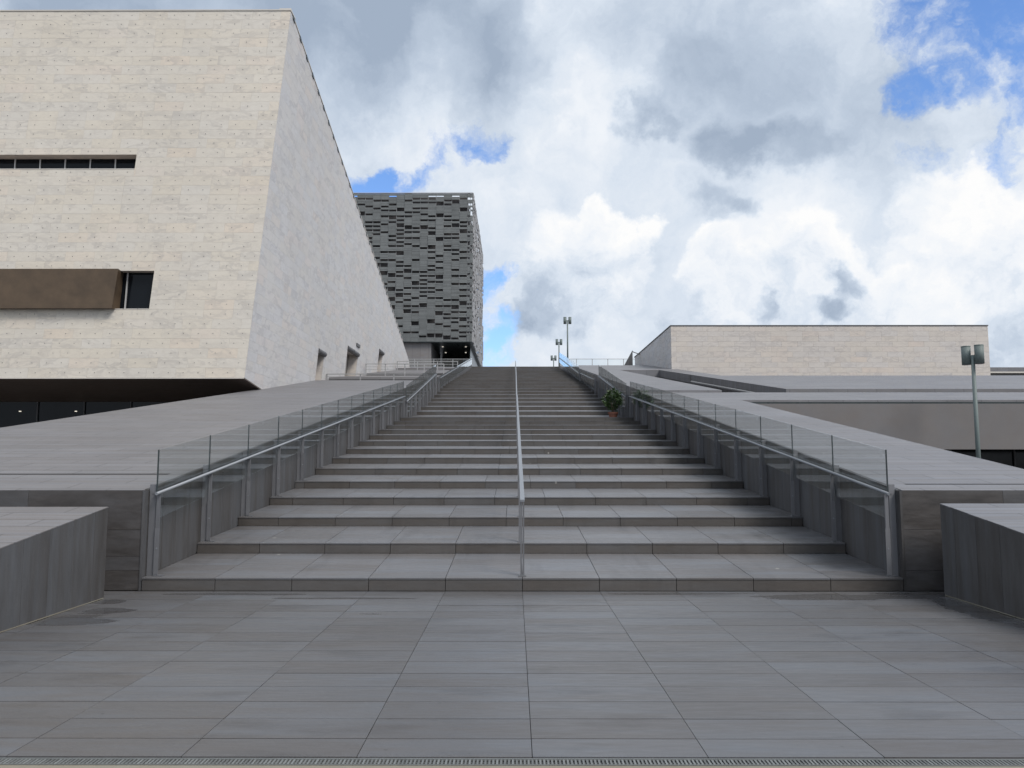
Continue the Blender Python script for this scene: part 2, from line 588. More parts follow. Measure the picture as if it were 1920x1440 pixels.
def minus(rects, hole):
    hx0, hx1, hz0, hz1 = hole
    out = []
    for x0, x1, z0, z1 in rects:
        if x1 <= hx0 or x0 >= hx1 or z1 <= hz0 or z0 >= hz1:
            out.append((x0, x1, z0, z1))
            continue
        if x0 < hx0:
            out.append((x0, hx0, z0, z1))
        if x1 > hx1:
            out.append((hx1, x1, z0, z1))
        a, b = max(x0, hx0), min(x1, hx1)
        if z0 < hz0:
            out.append((a, b, z0, hz0))
        if z1 > hz1:
            out.append((a, b, hz1, z1))
    return [q for q in out if q[1] - q[0] > 0.02 and q[3] - q[2] > 0.02]


# ------------------------------------------------------------------ ground, plaza, drain
setting(MB().box(-1500, 1500, -300, 2500, -1.0, -0.30).build('ground', 'asphalt'))
setting(MB().box(-30, 30, -8.0, 4.592, -0.30, -0.004).build('concrete_apron', 'concrete'))

PX0, PX1, PY0, PY1 = -20.9, 21.1, 4.70, 10.50
plaza = empty('plaza', (0, 7.6, 0))
setting(plaza)
MB().box(-34, 34, 4.69, 10.56, -0.30, -0.014).build('mortar_bed', 'joint', plaza)
rows = [PY0 + 0.012, PY0 + 0.312]
while rows[-1] < 10.40:
    rows.append(rows[-1] + 0.3745)
rows[-1] = 10.535
far = MB()
for j in range(len(rows) - 1):
    for i in range(-21, 21):
        xa, xb = 0.1 + i, 1.1 + i
        ya, yb = rows[j], rows[j + 1]
        # 6 mm joints along the view, 3 to 5 mm across it
        h = random.uniform(-0.0012, 0.0012)
        pts = [(xa + 0.0022, ya + 0.0046, h), (xb - 0.0022, ya + 0.0046, h), (xb - 0.0022, yb - 0.0046, h), (xa + 0.0022, yb - 0.0046, h)]
        pts = pts[::1]
        vis = abs((xa + xb) / 2) < 0.70 * ya + 1.2 and abs((xa + xb) / 2) < 9
        mb = MB() if vis else far
        mb.prism(pts, (0, 0, -0.03))
        if vis:
            mb.build('paving_slab', 'paving', plaza)
stuff(far.build('outer_paving_slabs', 'paving', plaza))

drain = empty('drain_channel', (0, 4.65, 0))
tag(drain, 'long narrow galvanised drain grating along the front edge of the grey paving', 'drain')
MB().box(-30, 30, 4.592, 4.690, -0.12, -0.06).build('channel_bed', 'black_void', drain)
for ya, yb in ((4.592, 4.602), (4.680, 4.690)):
    MB().box(-30, 30, ya, yb, -0.05, 0.001).build('frame_rail', 'galvanised', drain)
gr = MB()
x = -6.0
while x < 6.0:
    gr.box(x, x + 0.011, 4.6025, 4.6795, -0.03, -0.002)
    x += 0.022
gr.box(-6, 6, 4.638, 4.644, -0.034, -0.006)
stuff(gr.build('grating_bars', 'galvanised', drain))

# ------------------------------------------------------------------ staircase profile
SX0, SX1 = -4.86, 5.05
prof = []          # (y of riser, z below, z above)
y, z = 10.55, 0.0
for n in range(14):
    rise = 0.168 if n == 0 else 0.158
    prof.append((y, z, z + rise))
    sl = 0.062 if n < 8 else 0.050
    z = z + rise + sl * 1.79
    y += 1.79
# landing, then the steeper middle flight
y = 37.0
z = 3.575
for n in range(8):
    prof.append((y, z, z + 0.185))
    z = z + 0.185 + 0.094 * 2.03
    y += 2.03
# upper flights: flatter treads
while y < 87:
    dz = (12.30 - z) / max(1, round((88.6 - y) / 1.95) + 1)
    prof.append((y, z, z + dz * 0.62))
    z = z + dz
    y += 1.95
prof.append((88.6, z, 12.30))
END_Y = 90.0


def stair_z(yy):
    """tread height at yy"""
    zz = 0.0
    for k, (py, za, zb) in enumerate(prof):
        if yy >= py:
            ny, nz = (prof[k + 1][0], prof[k + 1][1]) if k + 1 < len(prof) else (END_Y, 12.30)
            zz = zb + (nz - zb) * (yy - py) / (ny - py)
    return zz


stairs = empty('staircase', (0, 10.55, 0))
tag(stairs, 'wide flight of dark grey stone steps climbing away to the sky between two glass balustrades', 'staircase')
core = MB()
side = [(10.58, -0.2)]
for k, (py, za, zb) in enumerate(prof):
    ny, nz = (prof[k + 1][0], prof[k + 1][1]) if k + 1 < len(prof) else (END_Y, 12.30)
    core.prism([(SX0 + 0.01, py + 0.03, -0.3), (SX0 + 0.01, ny + 0.03, -0.3), (SX0 + 0.01, ny + 0.03, nz - 0.02), (SX0 + 0.01, py + 0.03, zb - 0.02)][::-1],
               (SX1 - SX0 - 0.02, 0, 0))
core.build('stair_core', 'joint', stairs)
cols = [SX0 + 0.005] + [0.1 + k for k in range(-4, 5)] + [SX1 - 0.005]
far_t, far_r = MB(), MB()
for k, (py, za, zb) in enumerate(prof):
    ny, nz = (prof[k + 1][0], prof[k + 1][1]) if k + 1 < len(prof) else (END_Y, 12.30)
    nrow = 4
    near_t = k < 7
    near_r = k < 22
    shift = 0.0 if k < 2 else random.choice((0.0, 0.25, 0.5, 0.75))
    cc = [SX0 + 0.005] + [q + shift for q in cols[1:-1]] + [SX1 - 0.005]
    if cc[1] - cc[0] > 1.02:
        cc.insert(1, cc[1] - 1.0)
    cc = [q for i, q in enumerate(cc) if i == len(cc) - 1 or i == 0 or SX1 - q > 0.15]
    for i in range(len(cc) - 1):
        xa, xb = cc[i] + 0.004, cc[i + 1] - 0.004
        mb = MB() if near_r else far_r
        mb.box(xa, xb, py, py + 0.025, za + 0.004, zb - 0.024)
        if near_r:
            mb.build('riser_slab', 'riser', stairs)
        for j in range(nrow):
            ta, tb = j / nrow, (j + 1) / nrow
            ya = py - 0.008 + (ny - 0.004 - (py - 0.008)) * ta + (0.0 if j == 0 else 0.0035)
            yb = py - 0.008 + (ny - 0.004 - (py - 0.008)) * tb - 0.0025
            wa = zb + (nz - zb) * ta
            wb = zb + (nz - zb) * tb
            mb = MB() if near_t else far_t
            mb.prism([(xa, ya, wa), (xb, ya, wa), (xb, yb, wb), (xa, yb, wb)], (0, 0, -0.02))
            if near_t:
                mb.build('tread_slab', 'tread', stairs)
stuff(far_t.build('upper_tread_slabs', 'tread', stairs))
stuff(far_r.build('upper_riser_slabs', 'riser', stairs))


# ------------------------------------------------------------------ sloping ramps either side
def RZ(yy):
    return 1.30 + 0.1475 * (yy - 10.6)


def deck_poly(mb, xy, dz=0.0, thick=0.4, zf=RZ, r=0.5):
    pts = [(px, py, zf(py) + dz) for px, py in xy]
    mb.prism(pts, (0, 0, -thick), r)


def side_planks(parent, x, t, y0, y1, zf_top, zf_bot, w=0.45):
    """vertical stone planks on a wall at x; t = thickness towards the stair side"""
    yy = y0
    while yy < y1 - 0.05:
        ye = min(yy + w, y1)
        a, b = yy + 0.002, ye - 0.002
        jit = random.uniform(-0.002, 0.002)
        p = [(x, a, zf_bot(a)), (x, b, zf_bot(b)), (x, b, zf_top(b)), (x, a, zf_top(a))]
        if t > 0:
            p = p[::-1]
        p = p[::-1]
        MB().prism(p, (t + jit, 0, 0)).build('wall_plank', 'plank', parent)
        yy = ye


# left ramp
rl = empty('ramp_left', (-8.0, 10.6, 0))
setting(rl)
mb = MB()
deck_poly(mb, [(-4.912, 10.60), (-4.912, 43.1), (-15.0, 43.1), (-11.15, 33.8), (-11.95, 18.3), (-12.25, 10.6)][::-1], thick=0.35)
mb.build('deck', 'deck', rl)
mb = MB()
mb.prism([(-4.925, 10.66, -0.3), (-4.925, 43.05, -0.3), (-4.925, 43.05, RZ(43.05) - 0.08), (-4.925, 10.66, RZ(10.66) - 0.06)], (-6.0, 0, 0))
mb.build('ramp_body', 'joint', rl)
MB().prism([(-12.2, 10.6, -0.3), (-11.9, 18.3, -0.3), (-11.9, 18.3, RZ(18.3) - 0.36), (-12.2, 10.6, RZ(10.6) - 0.36)], (0.3, 0, 0)).build('outer_wall', 'plaster', rl)
fz = [0.0, 0.26, 0.44, 0.78, 1.296]
for j in range(4):
    edges = [-4.905, -6.06 if j == 3 else -5.86, -7.3, -8.7, -10.1, -11.5, -12.25] if j != 3 else [-4.905, -6.42, -7.9, -9.4, -10.9, -12.25]
    for i in range(len(edges) - 1):
        xb, xa = edges[i] - 0.002, edges[i + 1] + 0.002
        MB().box(xa, xb, 10.585, 10.62, fz[j] + 0.002, fz[j + 1] - 0.002).build('front_slab', 'slab_front', rl)
MB().box(-4.902, -4.868, 10.57, 10.66, 0.0, 1.290).build('corner_strip', 'plank', rl)
side_planks(rl, -4.91, 0.045, 10.66, 36.0, lambda q: RZ(q) - 0.004, lambda q: stair_z(q) - 0.1)
MB().prism([(-4.91, 36.0, 3.3), (-4.91, 43.1, 4.3), (-4.91, 43.1, RZ(43.1)), (-4.91, 36.0, RZ(36.0))][::-1], (0.04, 0, 0)).build('upper_wall', 'plank', rl)
MB().prism([(-12.2, 11.83, RZ(11.83) + 0.004), (-5.13, 11.83, RZ(11.83) + 0.004), (-5.13, 11.91, RZ(11.91) + 0.004), (-12.2, 11.91, RZ(11.91) + 0.004)], (0, 0, -0.003)).build('slot_drain', 'black_void', rl)

# terraces beyond the left ramp, towards the doors in the stone wall
tl = empty('terrace_left', (-8.0, 46, 0))
setting(tl)
MB().prism([(-14, 43.1, 5.72), (-4.9, 43.1, 5.72), (-4.9, 46.2, 5.72), (-14, 46.2, 5.72)], (0, 0, -3)).build('walkway', 'deck', tl)
TER = [(46.0, 6.56, 57.0, 7.87), (57.0, 8.03, 70.0, 9.76), (70.0, 9.93, 88.0, 12.17)]
for i, (ya, za, yb, zb) in enumerate(TER):
    xr = -4.9
    MB().prism([(-14, ya - 0.02, za), (xr, ya - 0.02, za), (xr, yb - 0.03, zb), (-14, yb - 0.03, zb)], (0, 0, -0.12)).build('terrace_deck', 'deck', tl)
    MB().prism([(xr - 0.002, ya, -0.3), (xr - 0.002, yb, -0.3), (xr - 0.002, yb, zb - 0.1), (xr - 0.002, ya, za - 0.1)][::1], (-9, 0, 0)).build('terrace_body', 'plank', tl)
MB().prism([(-4.905, 43.1, 2.0), (-4.905, 88.0, 9.0), (-4.905, 88.0, 12.28), (-4.905, 43.1, RZ(43.1) - 0.03)][::-1], (0.1, 0, 0)).build('stair_side_wall', 'plank', tl)

# right ramp: narrow by the stairs, widening over the entrance, with a sunken side stair
rr_ = empty('ramp_right', (6.4, 10.6, 0))
setting(rr_)
mb = MB()
deck_poly(mb, [(5.102, 10.60), (7.84, 10.60), (7.86, 27.6), (34.0, 27.6), (34.0, 32.0), (5.102, 32.0)], thick=0.30)
mb.build('deck', 'deck', rr_)
mb = MB()
deck_poly(mb, [(5.05, 32.0), (8.35, 32.0), (7.66, 57.7), (7.66, 71.0), (5.05, 71.0)], dz=0.09, thick=0.4)
mb.build('upper_deck', 'deck', rr_)
mb = MB()
deck_poly(mb, [(11.25, 32.9), (40.0, 32.9), (40.0, 47.15), (12.3, 47.15), (12.3, 62.0), (10.55, 62.0), (10.55, 57.7)], dz=0.09, thick=0.5)
mb.build('upper_deck', 'deck', rr_)
mb = MB()
deck_poly(mb, [(7.66, 57.7), (10.55, 57.7), (10.55, 62.0), (12.0, 62.0), (12.0, 71.0), (7.66, 71.0)], dz=0.09, thick=0.5)
mb.build('upper_deck', 'deck', rr_)
MB().prism([(5.05, 71.0, 10.24), (16, 71.0, 10.24), (16, 88.0, 12.15), (5.05, 88.0, 12.15)], (0, 0, -0.6)).build('upper_deck', 'deck', rr_)
MB().prism([(5.115, 10.66, -0.3), (5.115, 31.9, -0.3), (5.115, 31.9, RZ(31.9) - 0.08), (5.115, 10.66, RZ(10.66) - 0.06)][::-1], (2.65, 0, 0)).build('ramp_body', 'joint', rr_)
MB().prism([(7.83, 10.6, -0.3), (7.85, 27.6, -0.3), (7.85, 27.6, RZ(27.6) - 0.31), (7.83, 10.6, RZ(10.6) - 0.31)], (-0.05, 0, 0)).build('outer_wall', 'plaster', rr_)
fz = [0.0, 0.26, 0.79, 1.296]
for j in range(3):
    edges = [5.095, 6.42, 7.84] if j == 2 else [5.095, 6.9, 7.84]
    for i in range(len(edges) - 1):
        MB().box(edges[i] + 0.002, edges[i + 1] - 0.002, 10.585, 10.62, fz[j] + 0.002, fz[j + 1] - 0.002).build('front_slab', 'slab_front', rr_)
MB().box(5.058, 5.092, 10.57, 10.66, 0.0, 1.290).build('corner_strip', 'plank', rr_)
side_planks(rr_, 5.10, -0.045, 10.66, 36.0, lambda q: RZ(q) - 0.004, lambda q: stair_z(q) - 0.1)
MB().prism([(5.10, 36.0, 3.3), (5.10, 88.0, 9.0), (5.10, 88.0, 12.28), (5.10, 36.0, RZ(36.0))], (-0.04, 0, 0)).build('upper_wall', 'plank', rr_)
MB().prism([(5.36, 11.01, RZ(11.01) + 0.004), (7.8, 11.01, RZ(11.01) + 0.004), (7.8, 11.05, RZ(11.05) + 0.004), (5.36, 11.05, RZ(11.05) + 0.004)], (0, 0, -0.003)).build('slot_drain', 'black_void', rr_)
# sunken side stair: floor, far wall, end wall
MB().prism([(7.9, 33, RZ(33) - 2.4), (11.5, 33, RZ(33) - 2.4), (11.0, 58, RZ(58) - 1.0), (7.4, 58, RZ(58) - 1.0)], (0, 0, -0.3)).build('well_floor', 'slab_front', rr_)
for k in range(12):
    ya, yb = 32.95 + k * 2.06, 32.95 + (k + 1) * 2.06 - 0.01
    xa, xb = 11.26 - 0.7 * (ya - 32.9) / 24.8, 11.26 - 0.7 * (yb - 32.9) / 24.8
    MB().prism([(xa, ya, RZ(ya) - 2.6), (xa, ya, RZ(ya) + 0.07), (xb, yb, RZ(yb) + 0.07), (xb, yb, RZ(yb) - 2.6)][::-1], (0.12, 0, 0)).build('well_wall_slab', 'slab_front', rr_)
MB().box(7.4, 10.9, 57.72, 57.9, RZ(57.7) - 3, RZ(57.7) + 0.07).build('well_end_wall', 'slab_front', rr_)
hr = MB().bar((10.85, 34.0, RZ(34.0) - 0.25), (10.45, 47.0, RZ(47.0) - 0.25), 0.06, 0.05).build('well_handrail', 'mullion', rr_)

# pavilion under the right ramp: fascia over a dark glazed entrance
pv = empty('entrance_pavilion', (18, 27.7, 0))
tag(pv, 'plain grey rendered fascia over a dark glazed entrance behind the right ramp', 'entrance')
MB().box(7.87, 34, 27.57, 27.597, 2.10, RZ(27.6) - 0.13).build('fascia', 'plaster', pv)
MB().box(7.875, 34, 27.59, 27.5985, RZ(27.6) - 0.128, RZ(27.6) - 0.07).build('painted_shadow_gap', 'edge_dark', pv)  # near-black strip, its colour standing in for the shade of the gap
MB().box(7.87, 34, 27.6, 28.0, 2.10, 3.4).build('beam', 'plaster', pv)
MB().box(7.9, 34, 28.0, 33.0, 2.5, 2.6).build('soffit', 'black_void', pv)
MB().box(7.9, 34, 32.0, 32.1, 0, 2.5).build('glazing', 'dark_glass', pv)
for x in (12.0, 14.6, 17.35, 19.9, 22.5):
    MB().box(x, x + 0.07, 31.93, 32.0, 0, 2.5).build('mullion', 'mullion_dark', pv)
setting(MB().box(7.9, 60, 4.7, 33, -0.3, -0.02).build('forecourt', 'paving'))

# upper plaza behind the stair head
setting(MB().box(-60, 60, 88.65, 220, 11.5, 12.20).build('upper_plaza', 'deck'))


# ------------------------------------------------------------------ low sloping plinths in the foreground
def plinth(name, label, x_in, x_out, yb, zb):
    o = empty(name, (x_in, yb, 0))
    tag(o, label, 'plinth')
    zf = lambda q: zb + 0.138 * (q - yb)
    s = 1 if x_in > 0 else -1
    xs = sorted((x_in + s * 0.03, x_out))
    yf = 3.4
    MB().prism([(xs[0], yb, -0.2), (xs[0], yf, -0.2), (xs[0], yf, zf(yf) - 0.04), (xs[0], yb, zf(yb) - 0.04)], (xs[1] - xs[0], 0, 0)).build('core', 'joint', o)
    q0, q1 = sorted((x_in - s * 0.002, x_out))
    MB().prism([(q0, yf, zf(yf)), (q1, yf, zf(yf)), (q1, yb + 0.03, zf(yb + 0.03)), (q0, yb + 0.03, zf(yb + 0.03))], (0, 0, -0.010)).build('top_deck', 'deck', o)
    yy = yb + 0.03
    first = True
    while yy > yf + 0.1:
        w = 0.30 if first else 0.46
        first = False
        a, b = max(yf, yy - w) + 0.002, yy - 0.002
        p = [(x_in, a, 0.003), (x_in, b, 0.003), (x_in, b, zf(b) - 0.011), (x_in, a, zf(a) - 0.011)]
        if s > 0:
            p = p[::-1]
        MB().prism(p, (s * 0.03, 0, 0)).build('wall_plank', 'plank', o)
        yy -= w
    MB().prism([(x_in - s * 0.001, yf, 0.003), (x_in - s * 0.001, yb, 0.003), (x_in - s * 0.012, yb, 0.004), (x_in - s * 0.012, yf, 0.004)], (0, 0, 0.008)).build('base_efflorescence', 'concrete', o)  # pale mineral bloom along the plinth foot, modelled as a thin strip
    return o


plinth('stone_plinth', 'low sloping grey stone plinth at the left edge of the paving', -5.05, -22, 9.95, 1.11)
plinth('stone_plinth', 'low sloping dark stone plinth at the right edge of the paving', 5.40, 22, 10.20, 1.14)

# ------------------------------------------------------------------ large stone building on the left
LEAN = 0.0934
BZ0, BZ1 = 5.06, 20.69


def fx(u, zz):
    return u + LEAN * (zz - BZ0)


def top_z(yy):
    return 20.69 - 0.2015 * (yy - 32.0)


bl = empty('stone_clad_building', (-16, 40, 0))
tag(bl, 'huge pale stone clad building with a leaning corner and overhanging base on the left', 'building')
U1 = -10.94
U0 = -30.0
strip_win = (-30.1, -16.60, 13.80, 14.40)      # in sheared u, z
low_win = (-30.1, -15.19, 7.90, 9.47)
bay_r = -16.62
RH = (BZ1 - BZ0) / 39
parts = []
for j in range(39):
    z0, z1 = BZ0 + j * RH, BZ0 + (j + 1) * RH
    u = U1 - random.choice((0.4, 0.8, 1.2))
    edges = [U1, u]
    while edges[-1] > -29.0:
        edges.append(edges[-1] - 1.2)
    for i in range(len(edges) - 1):
        cells = [(edges[i + 1], edges[i], z0, z1)]
        for hole in (strip_win, low_win):
            cells = minus(cells, hole)
        for c in cells:
            parts.append(c)
parts.sort(key=lambda c: (-(round((c[1] - c[0]) * (c[3] - c[2]), 1)) if c[0] > -21.0 else 5) + random.random() * 0.01)
rest = MB()
for i, (ua, ub, z0, z1) in enumerate(parts):
    g = 0.0017
    t = 0.035 + random.uniform(-0.002, 0.002)
    p = [(fx(ua + g, z0 + g), 32.0 - t + 0.035, z0 + g), (fx(ub - g, z0 + g), 32.0 - t + 0.035, z0 + g),
         (fx(ub - g, z1 - g), 32.0 - t + 0.035, z1 - g), (fx(ua + g, z1 - g), 32.0 - t + 0.035, z1 - g)]
    mb = MB() if i < 300 else rest
    mb.prism(p, (0, 0.035, 0))
    if i < 300:
        mb.build('stone_panel', 'marble', bl)
stuff(rest.build('remaining_front_panels', 'marble', bl))
# fixings: two small dark heads on every panel
pins = MB()
shiny = MB()
for (ua, ub, z0, z1) in parts:
    if ub - ua < 0.7 or ua < -24:
        continue
    for q in (0.25, 0.75):
        uu = ua + (ub - ua) * q
        zz = z0 + (z1 - z0) * 0.52
        m_ = shiny if random.random() < 0.05 else pins
        m_.tube((fx(uu, zz), 31.985, zz), (fx(uu, zz), 32.01, zz), 0.014, 0.014, 6)
stuff(pins.build('panel_fixings', 'mullion_dark', bl))
stuff(shiny.build('panel_fixings_bare', 'steel_bright', bl))
# wall behind the front panels, with the window openings left out
cells = [(U0, U1 - 0.02, BZ0, BZ1)]
for hole in (strip_win, low_win):
    cells = minus(cells, hole)
mb = MB()
for ua, ub, z0, z1 in cells:
    mb.prism([(fx(ua, z0), 32.042, z0), (fx(ub, z0), 32.042, z0), (fx(ub, z1), 32.042, z1), (fx(ua, z1), 32.042, z1)], (0, 0.62, 0))
mb.build('front_wall', 'marble_pale', bl)
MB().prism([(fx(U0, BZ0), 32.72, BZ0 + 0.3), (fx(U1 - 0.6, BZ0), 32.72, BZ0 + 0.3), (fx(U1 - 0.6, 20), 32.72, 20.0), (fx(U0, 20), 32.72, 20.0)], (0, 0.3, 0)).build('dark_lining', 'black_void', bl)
# thin capping along the front top edge
MB().prism([(fx(U0, BZ1), 31.97, BZ1), (fx(U1 + 0.02, BZ1), 31.97, BZ1), (fx(U1 + 0.02, BZ1), 31.97, BZ1 + 0.05), (fx(U0, BZ1), 31.97, BZ1 + 0.05)], (0, 0.7, 0)).build('coping', 'coping', bl)
# bright trim along the lower front edge
MB().box(U0, U1 - 0.01, 31.98, 32.04, BZ0 - 0.04, BZ0 - 0.002).build('lower_trim', 'coping', bl)

# side wall facing the stairs
reg = [(32.04, 5.055), (37.2, 4.47), (44, 4.95), (78.4, 9.9), (78.3, 10.91), (77.4, 11.5), (72, top_z(72)), (32.04, top_z(32.04))]
doors = [(43.0, 44.4, 5.0, 7.68), (50.0, 53.4, 6.0, 8.86), (60.9, 62.7, 7.5, 10.22)]


def sx(zz, t=0.0):
    return U1 + LEAN * (zz - BZ0) + t


mb, pins = MB(), MB()
j = 0
zz = 4.2
while zz < 20.7:
    yy = 32.04 + random.choice((-0.8, -0.4, 0.0))
    while yy < 78.4:
        cells = [(yy, yy + 1.2, zz, zz + RH)]
        for d in doors:
            cells = minus(cells, d)
        for (a, b, c, d) in cells:
            g = 0.0017
            p2 = clip([(a + g, c + g), (b - g, c + g), (b - g, d - g), (a + g, d - g)], reg)
            if p2:
                mb.prism([(sx(q[1]), q[0], q[1]) for q in p2], (-0.035, 0, 0))
        yy += 1.2
    zz += RH
stuff(mb.build('side_wall_panels', 'marble_shaded_side', bl))
mb = MB()
cells = [(32.70, 78.4, 4.2, 20.7)]
for d in doors:
    cells = minus(cells, d)
for a, b, c, d in cells:
    p2 = clip([(a, c), (b, c), (b, d), (a, d)], reg)
    if p2:
        mb.prism([(sx(q[1], -0.04), q[0], q[1]) for q in p2], (-0.6, 0, 0))
mb.build('side_wall', 'marble_pale', bl)
# doors in the side wall
for i, (a, b, c, d) in enumerate(doors):
    dr = MB().prism([(sx(c, -0.66), a - 0.2, c), (sx(c, -0.66), b + 0.2, c), (sx(d, -0.66), b + 0.2, d + 0.2), (sx(d, -0.66), a - 0.2, d + 0.2)], (-0.1, 0, 0)).build('door', 'render_light', bl)
    w = b - a
    for s0, s1 in (((a - 0.02, b + 0.15),) if w < 2 else ((a - 0.02, a + 1.55), (a + 1.75, b + 0.1))):
        MB().tube((sx(d + 0.08, -0.06), s0, d + 0.02), (sx(d + 0.08, -0.06), s1, d + 0.02), 0.16, 0.16, 12).build('roller_blind_case', 'mullion_dark', bl)
MB().box(sx(9.45), sx(9.45) + 0.06, 52.4, 53.5, 9.35, 9.55).build('wall_vent', 'mullion_dark', bl)
# roof, edge capping on brackets
MB().prism([(-34, 32.1, BZ1 - 0.1), (sx(BZ1, -0.7), 32.1, BZ1 - 0.1), (sx(12.6, -0.7), 72, 12.5), (-34, 72, 12.5)], (0, 0, -0.4)).build('roof', 'coping', bl)
cap = MB()
cap.prism([(sx(20.69, 0.02), 32.0, 20.745), (sx(12.63, 0.02), 72.0, 12.70), (sx(12.63, 0.02), 72.0, 12.76), (sx(20.69, 0.02), 32.0, 20.80)], (-0.5, 0, 0))
cap.build('edge_coping', 'coping', bl)
yy = 32.35
while yy < 71.5:
    za = top_z(yy)
    zb = top_z(yy + 0.30)
    MB().prism([(sx(za, 0.03), yy, za - 0.06), (sx(zb, 0.03), yy + 0.30, zb - 0.06), (sx(zb, 0.03), yy + 0.30, zb + 0.085), (sx(za, 0.03), yy, za + 0.085)], (-0.25, 0, 0)).build('coping_bracket', 'edge_dark', bl)
    yy += 1.2
# sloping soffit of the overhang, glass front and two downlights under it
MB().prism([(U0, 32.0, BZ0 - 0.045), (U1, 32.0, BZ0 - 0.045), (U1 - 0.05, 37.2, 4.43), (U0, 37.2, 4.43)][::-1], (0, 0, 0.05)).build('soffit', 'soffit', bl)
MB().box(U0, -11.2, 37.0, 37.1, 0, 4.5).build('undercroft_glazing', 'dark_glass', bl)
MB().box(U0, -11.2, 37.9, 38.0, 0, 4.6).build('undercroft_lining', 'black_void', bl)
for x in (-25.1, -22.25, -20.07, -17.9):
    MB().box(x, x + 0.05, 36.93, 37.0, 0, 4.46).build('undercroft_mullion', 'mullion_dark', bl)
for x in (-23.0, -20.4):
    MB().tube((x, 36.9, 3.99), (x, 36.9, 4.03), 0.05, 0.05, 8).build('undercroft_light', 'lit_spot', bl)
# strip window
ua, ub, z0, z1 = strip_win
MB().prism([(fx(-29, z0), 32.50, z0 - 0.1), (fx(ub, z0) + 0.1, 32.50, z0 - 0.1), (fx(ub, z1) + 0.1, 32.50, z1 + 0.1), (fx(-29, z1), 32.50, z1 + 0.1)], (0, 0.05, 0)).build('strip_window', 'dark_glass', bl)
for k in range(9):
    x = fx(ub, z0) - 0.02 - k * 1.06 if k else fx(ub, z0) - 0.06
    MB().prism([(x, 32.46, z0), (x + 0.045, 32.46, z0), (x + 0.045, 32.46, z1), (x, 32.46, z1)], (0, 0.04, 0)).build('strip_window_mullion', 'mullion', bl)
MB().box(fx(-29, z0), fx(ub, z0), 31.99, 32.5, z0 - 0.035, z0 - 0.002).build('strip_window_sill', 'coping', bl)
# bronze bay and the dark window beside it
ua, ub, z0, z1 = low_win
MB().prism([(fx(-29, z0), 32.36, z0 - 0.1), (fx(ub, z0) + 0.1, 32.36, z0 - 0.1), (fx(ub, z1) + 0.1, 32.36, z1 + 0.1), (fx(-29, z1), 32.36, z1 + 0.1)], (0, 0.05, 0)).build('corner_window', 'dark_glass', bl)
MB().prism([(fx(bay_r, z0) + 0.26, 32.30, z0), (fx(bay_r, z0) + 0.31, 32.30, z0), (fx(bay_r, z1) + 0.22, 32.30, z1), (fx(bay_r, z1) + 0.17, 32.30, z1)], (0, 0.05, 0)).build('corner_window_mullion', 'mullion', bl)
MB().box(fx(bay_r, z0), fx(ub, z0), 31.99, 32.36, z0 - 0.03, z0 - 0.002).build('corner_window_sill', 'coping', bl)
bay = MB()
yf = 31.72
A = [(-29, yf, z0 - 0.04), (-16.30, yf, z0 - 0.04), (-16.12, yf, z1 + 0.02), (-29, yf, z1 + 0.02)]
B = [(-29, 32.34, z0 + 0.01), (-16.30, 32.34, z0 + 0.01), (-16.20, 32.34, z1 - 0.01), (-29, 32.34, z1 - 0.01)]
i = 0
bay.v = A + B
bay.f = [(0, 1, 2, 3), (1, 5, 6, 2), (3, 2, 6, 7), (4, 5, 1, 0), (5, 4, 7, 6), (4, 0, 3, 7)]
bay.r = [0.5] * 6
bay.build('bronze_bay', 'bronze', bl)

# ------------------------------------------------------------------ louvred tower
tw = empty('louvred_tower', (-18, 130, 12.2))
tag(tw, 'dark grey louvre clad tower rising behind the leaning stone wall', 'tower')
TX, TZ0, TZ1, TY = -6.15, 19.15, 41.40, 115.0
CW, UNIT = 1.17, 0.300


def louvre_grid(ncols, nrows):
    """columns of panels between gaps; a gap often runs on across two or three neighbouring columns"""
    gap = [[False] * nrows for _ in range(ncols)]
    for r in range(1, nrows - 1):
        c = 0
        while c < ncols:
            if random.random() < 0.30:
                for k in range(random.choice((1, 1, 2, 2, 3))):
                    if c + k < ncols and not gap[c + k][r - 1]:
                        gap[c + k][r] = True
                        if random.random() < 0.16 and r + 1 < nrows - 1:
                            gap[c + k][r + 1] = True
                c += 2
            c += 1
    cols_ = []
    for c in range(ncols):
        runs, r0 = [], None
        for r in range(nrows + 1):
            solid = r < nrows and not gap[c][r]
            if solid and r0 is None:
                r0 = r
            if not solid and r0 is not None:
                runs.append((r0, r))
                r0 = None
        cols_.append(runs)
    return cols_


def slats(mb, n0, n1, put):
    """two slats a unit"""
    r = random.random()
    for k in range(n0, n1):
        for h in (0.0, 0.5):
            za = TZ0 + (k + h) * UNIT + 0.012
            zb = za + UNIT * 0.5 - 0.034
            put(mb, za, zb, min(1.0, max(0.0, r * 0.35 + random.random() * 0.65)))


nrows = int((TZ1 - TZ0) / UNIT)
front = []
edges = [TX, TX - 0.42, TX - 0.84] + [TX - 0.84 - CW * k for k in range(1, 21)]
grid = louvre_grid(len(edges) - 1, nrows)
for c in range(len(edges) - 1):
    xb, xa = edges[c], edges[c + 1]
    for n0, n1 in grid[c]:
        front.append((xa + 0.012, xb - 0.012, n0, n1))
front.sort(key=lambda q: -(q[3] - q[2]) * (q[1] - q[0]) if q[0] > -24 else 1)
rest = MB()
for i, (xa, xb, n0, n1) in enumerate(front):
    mb = MB() if i < 300 else rest
    dy = random.uniform(-0.05, 0.05)
    slats(mb, n0, n1, lambda m_, za, zb, r: m_.box(xa, xb, TY + dy, TY + 0.10 + dy, za, zb, r))
    if i < 300:
        mb.build('louvre_panel', 'louver', tw)
stuff(rest.build('remaining_louvre_panels', 'louver', tw))
sd = MB()
grid = louvre_grid(31, nrows)
yy = TY
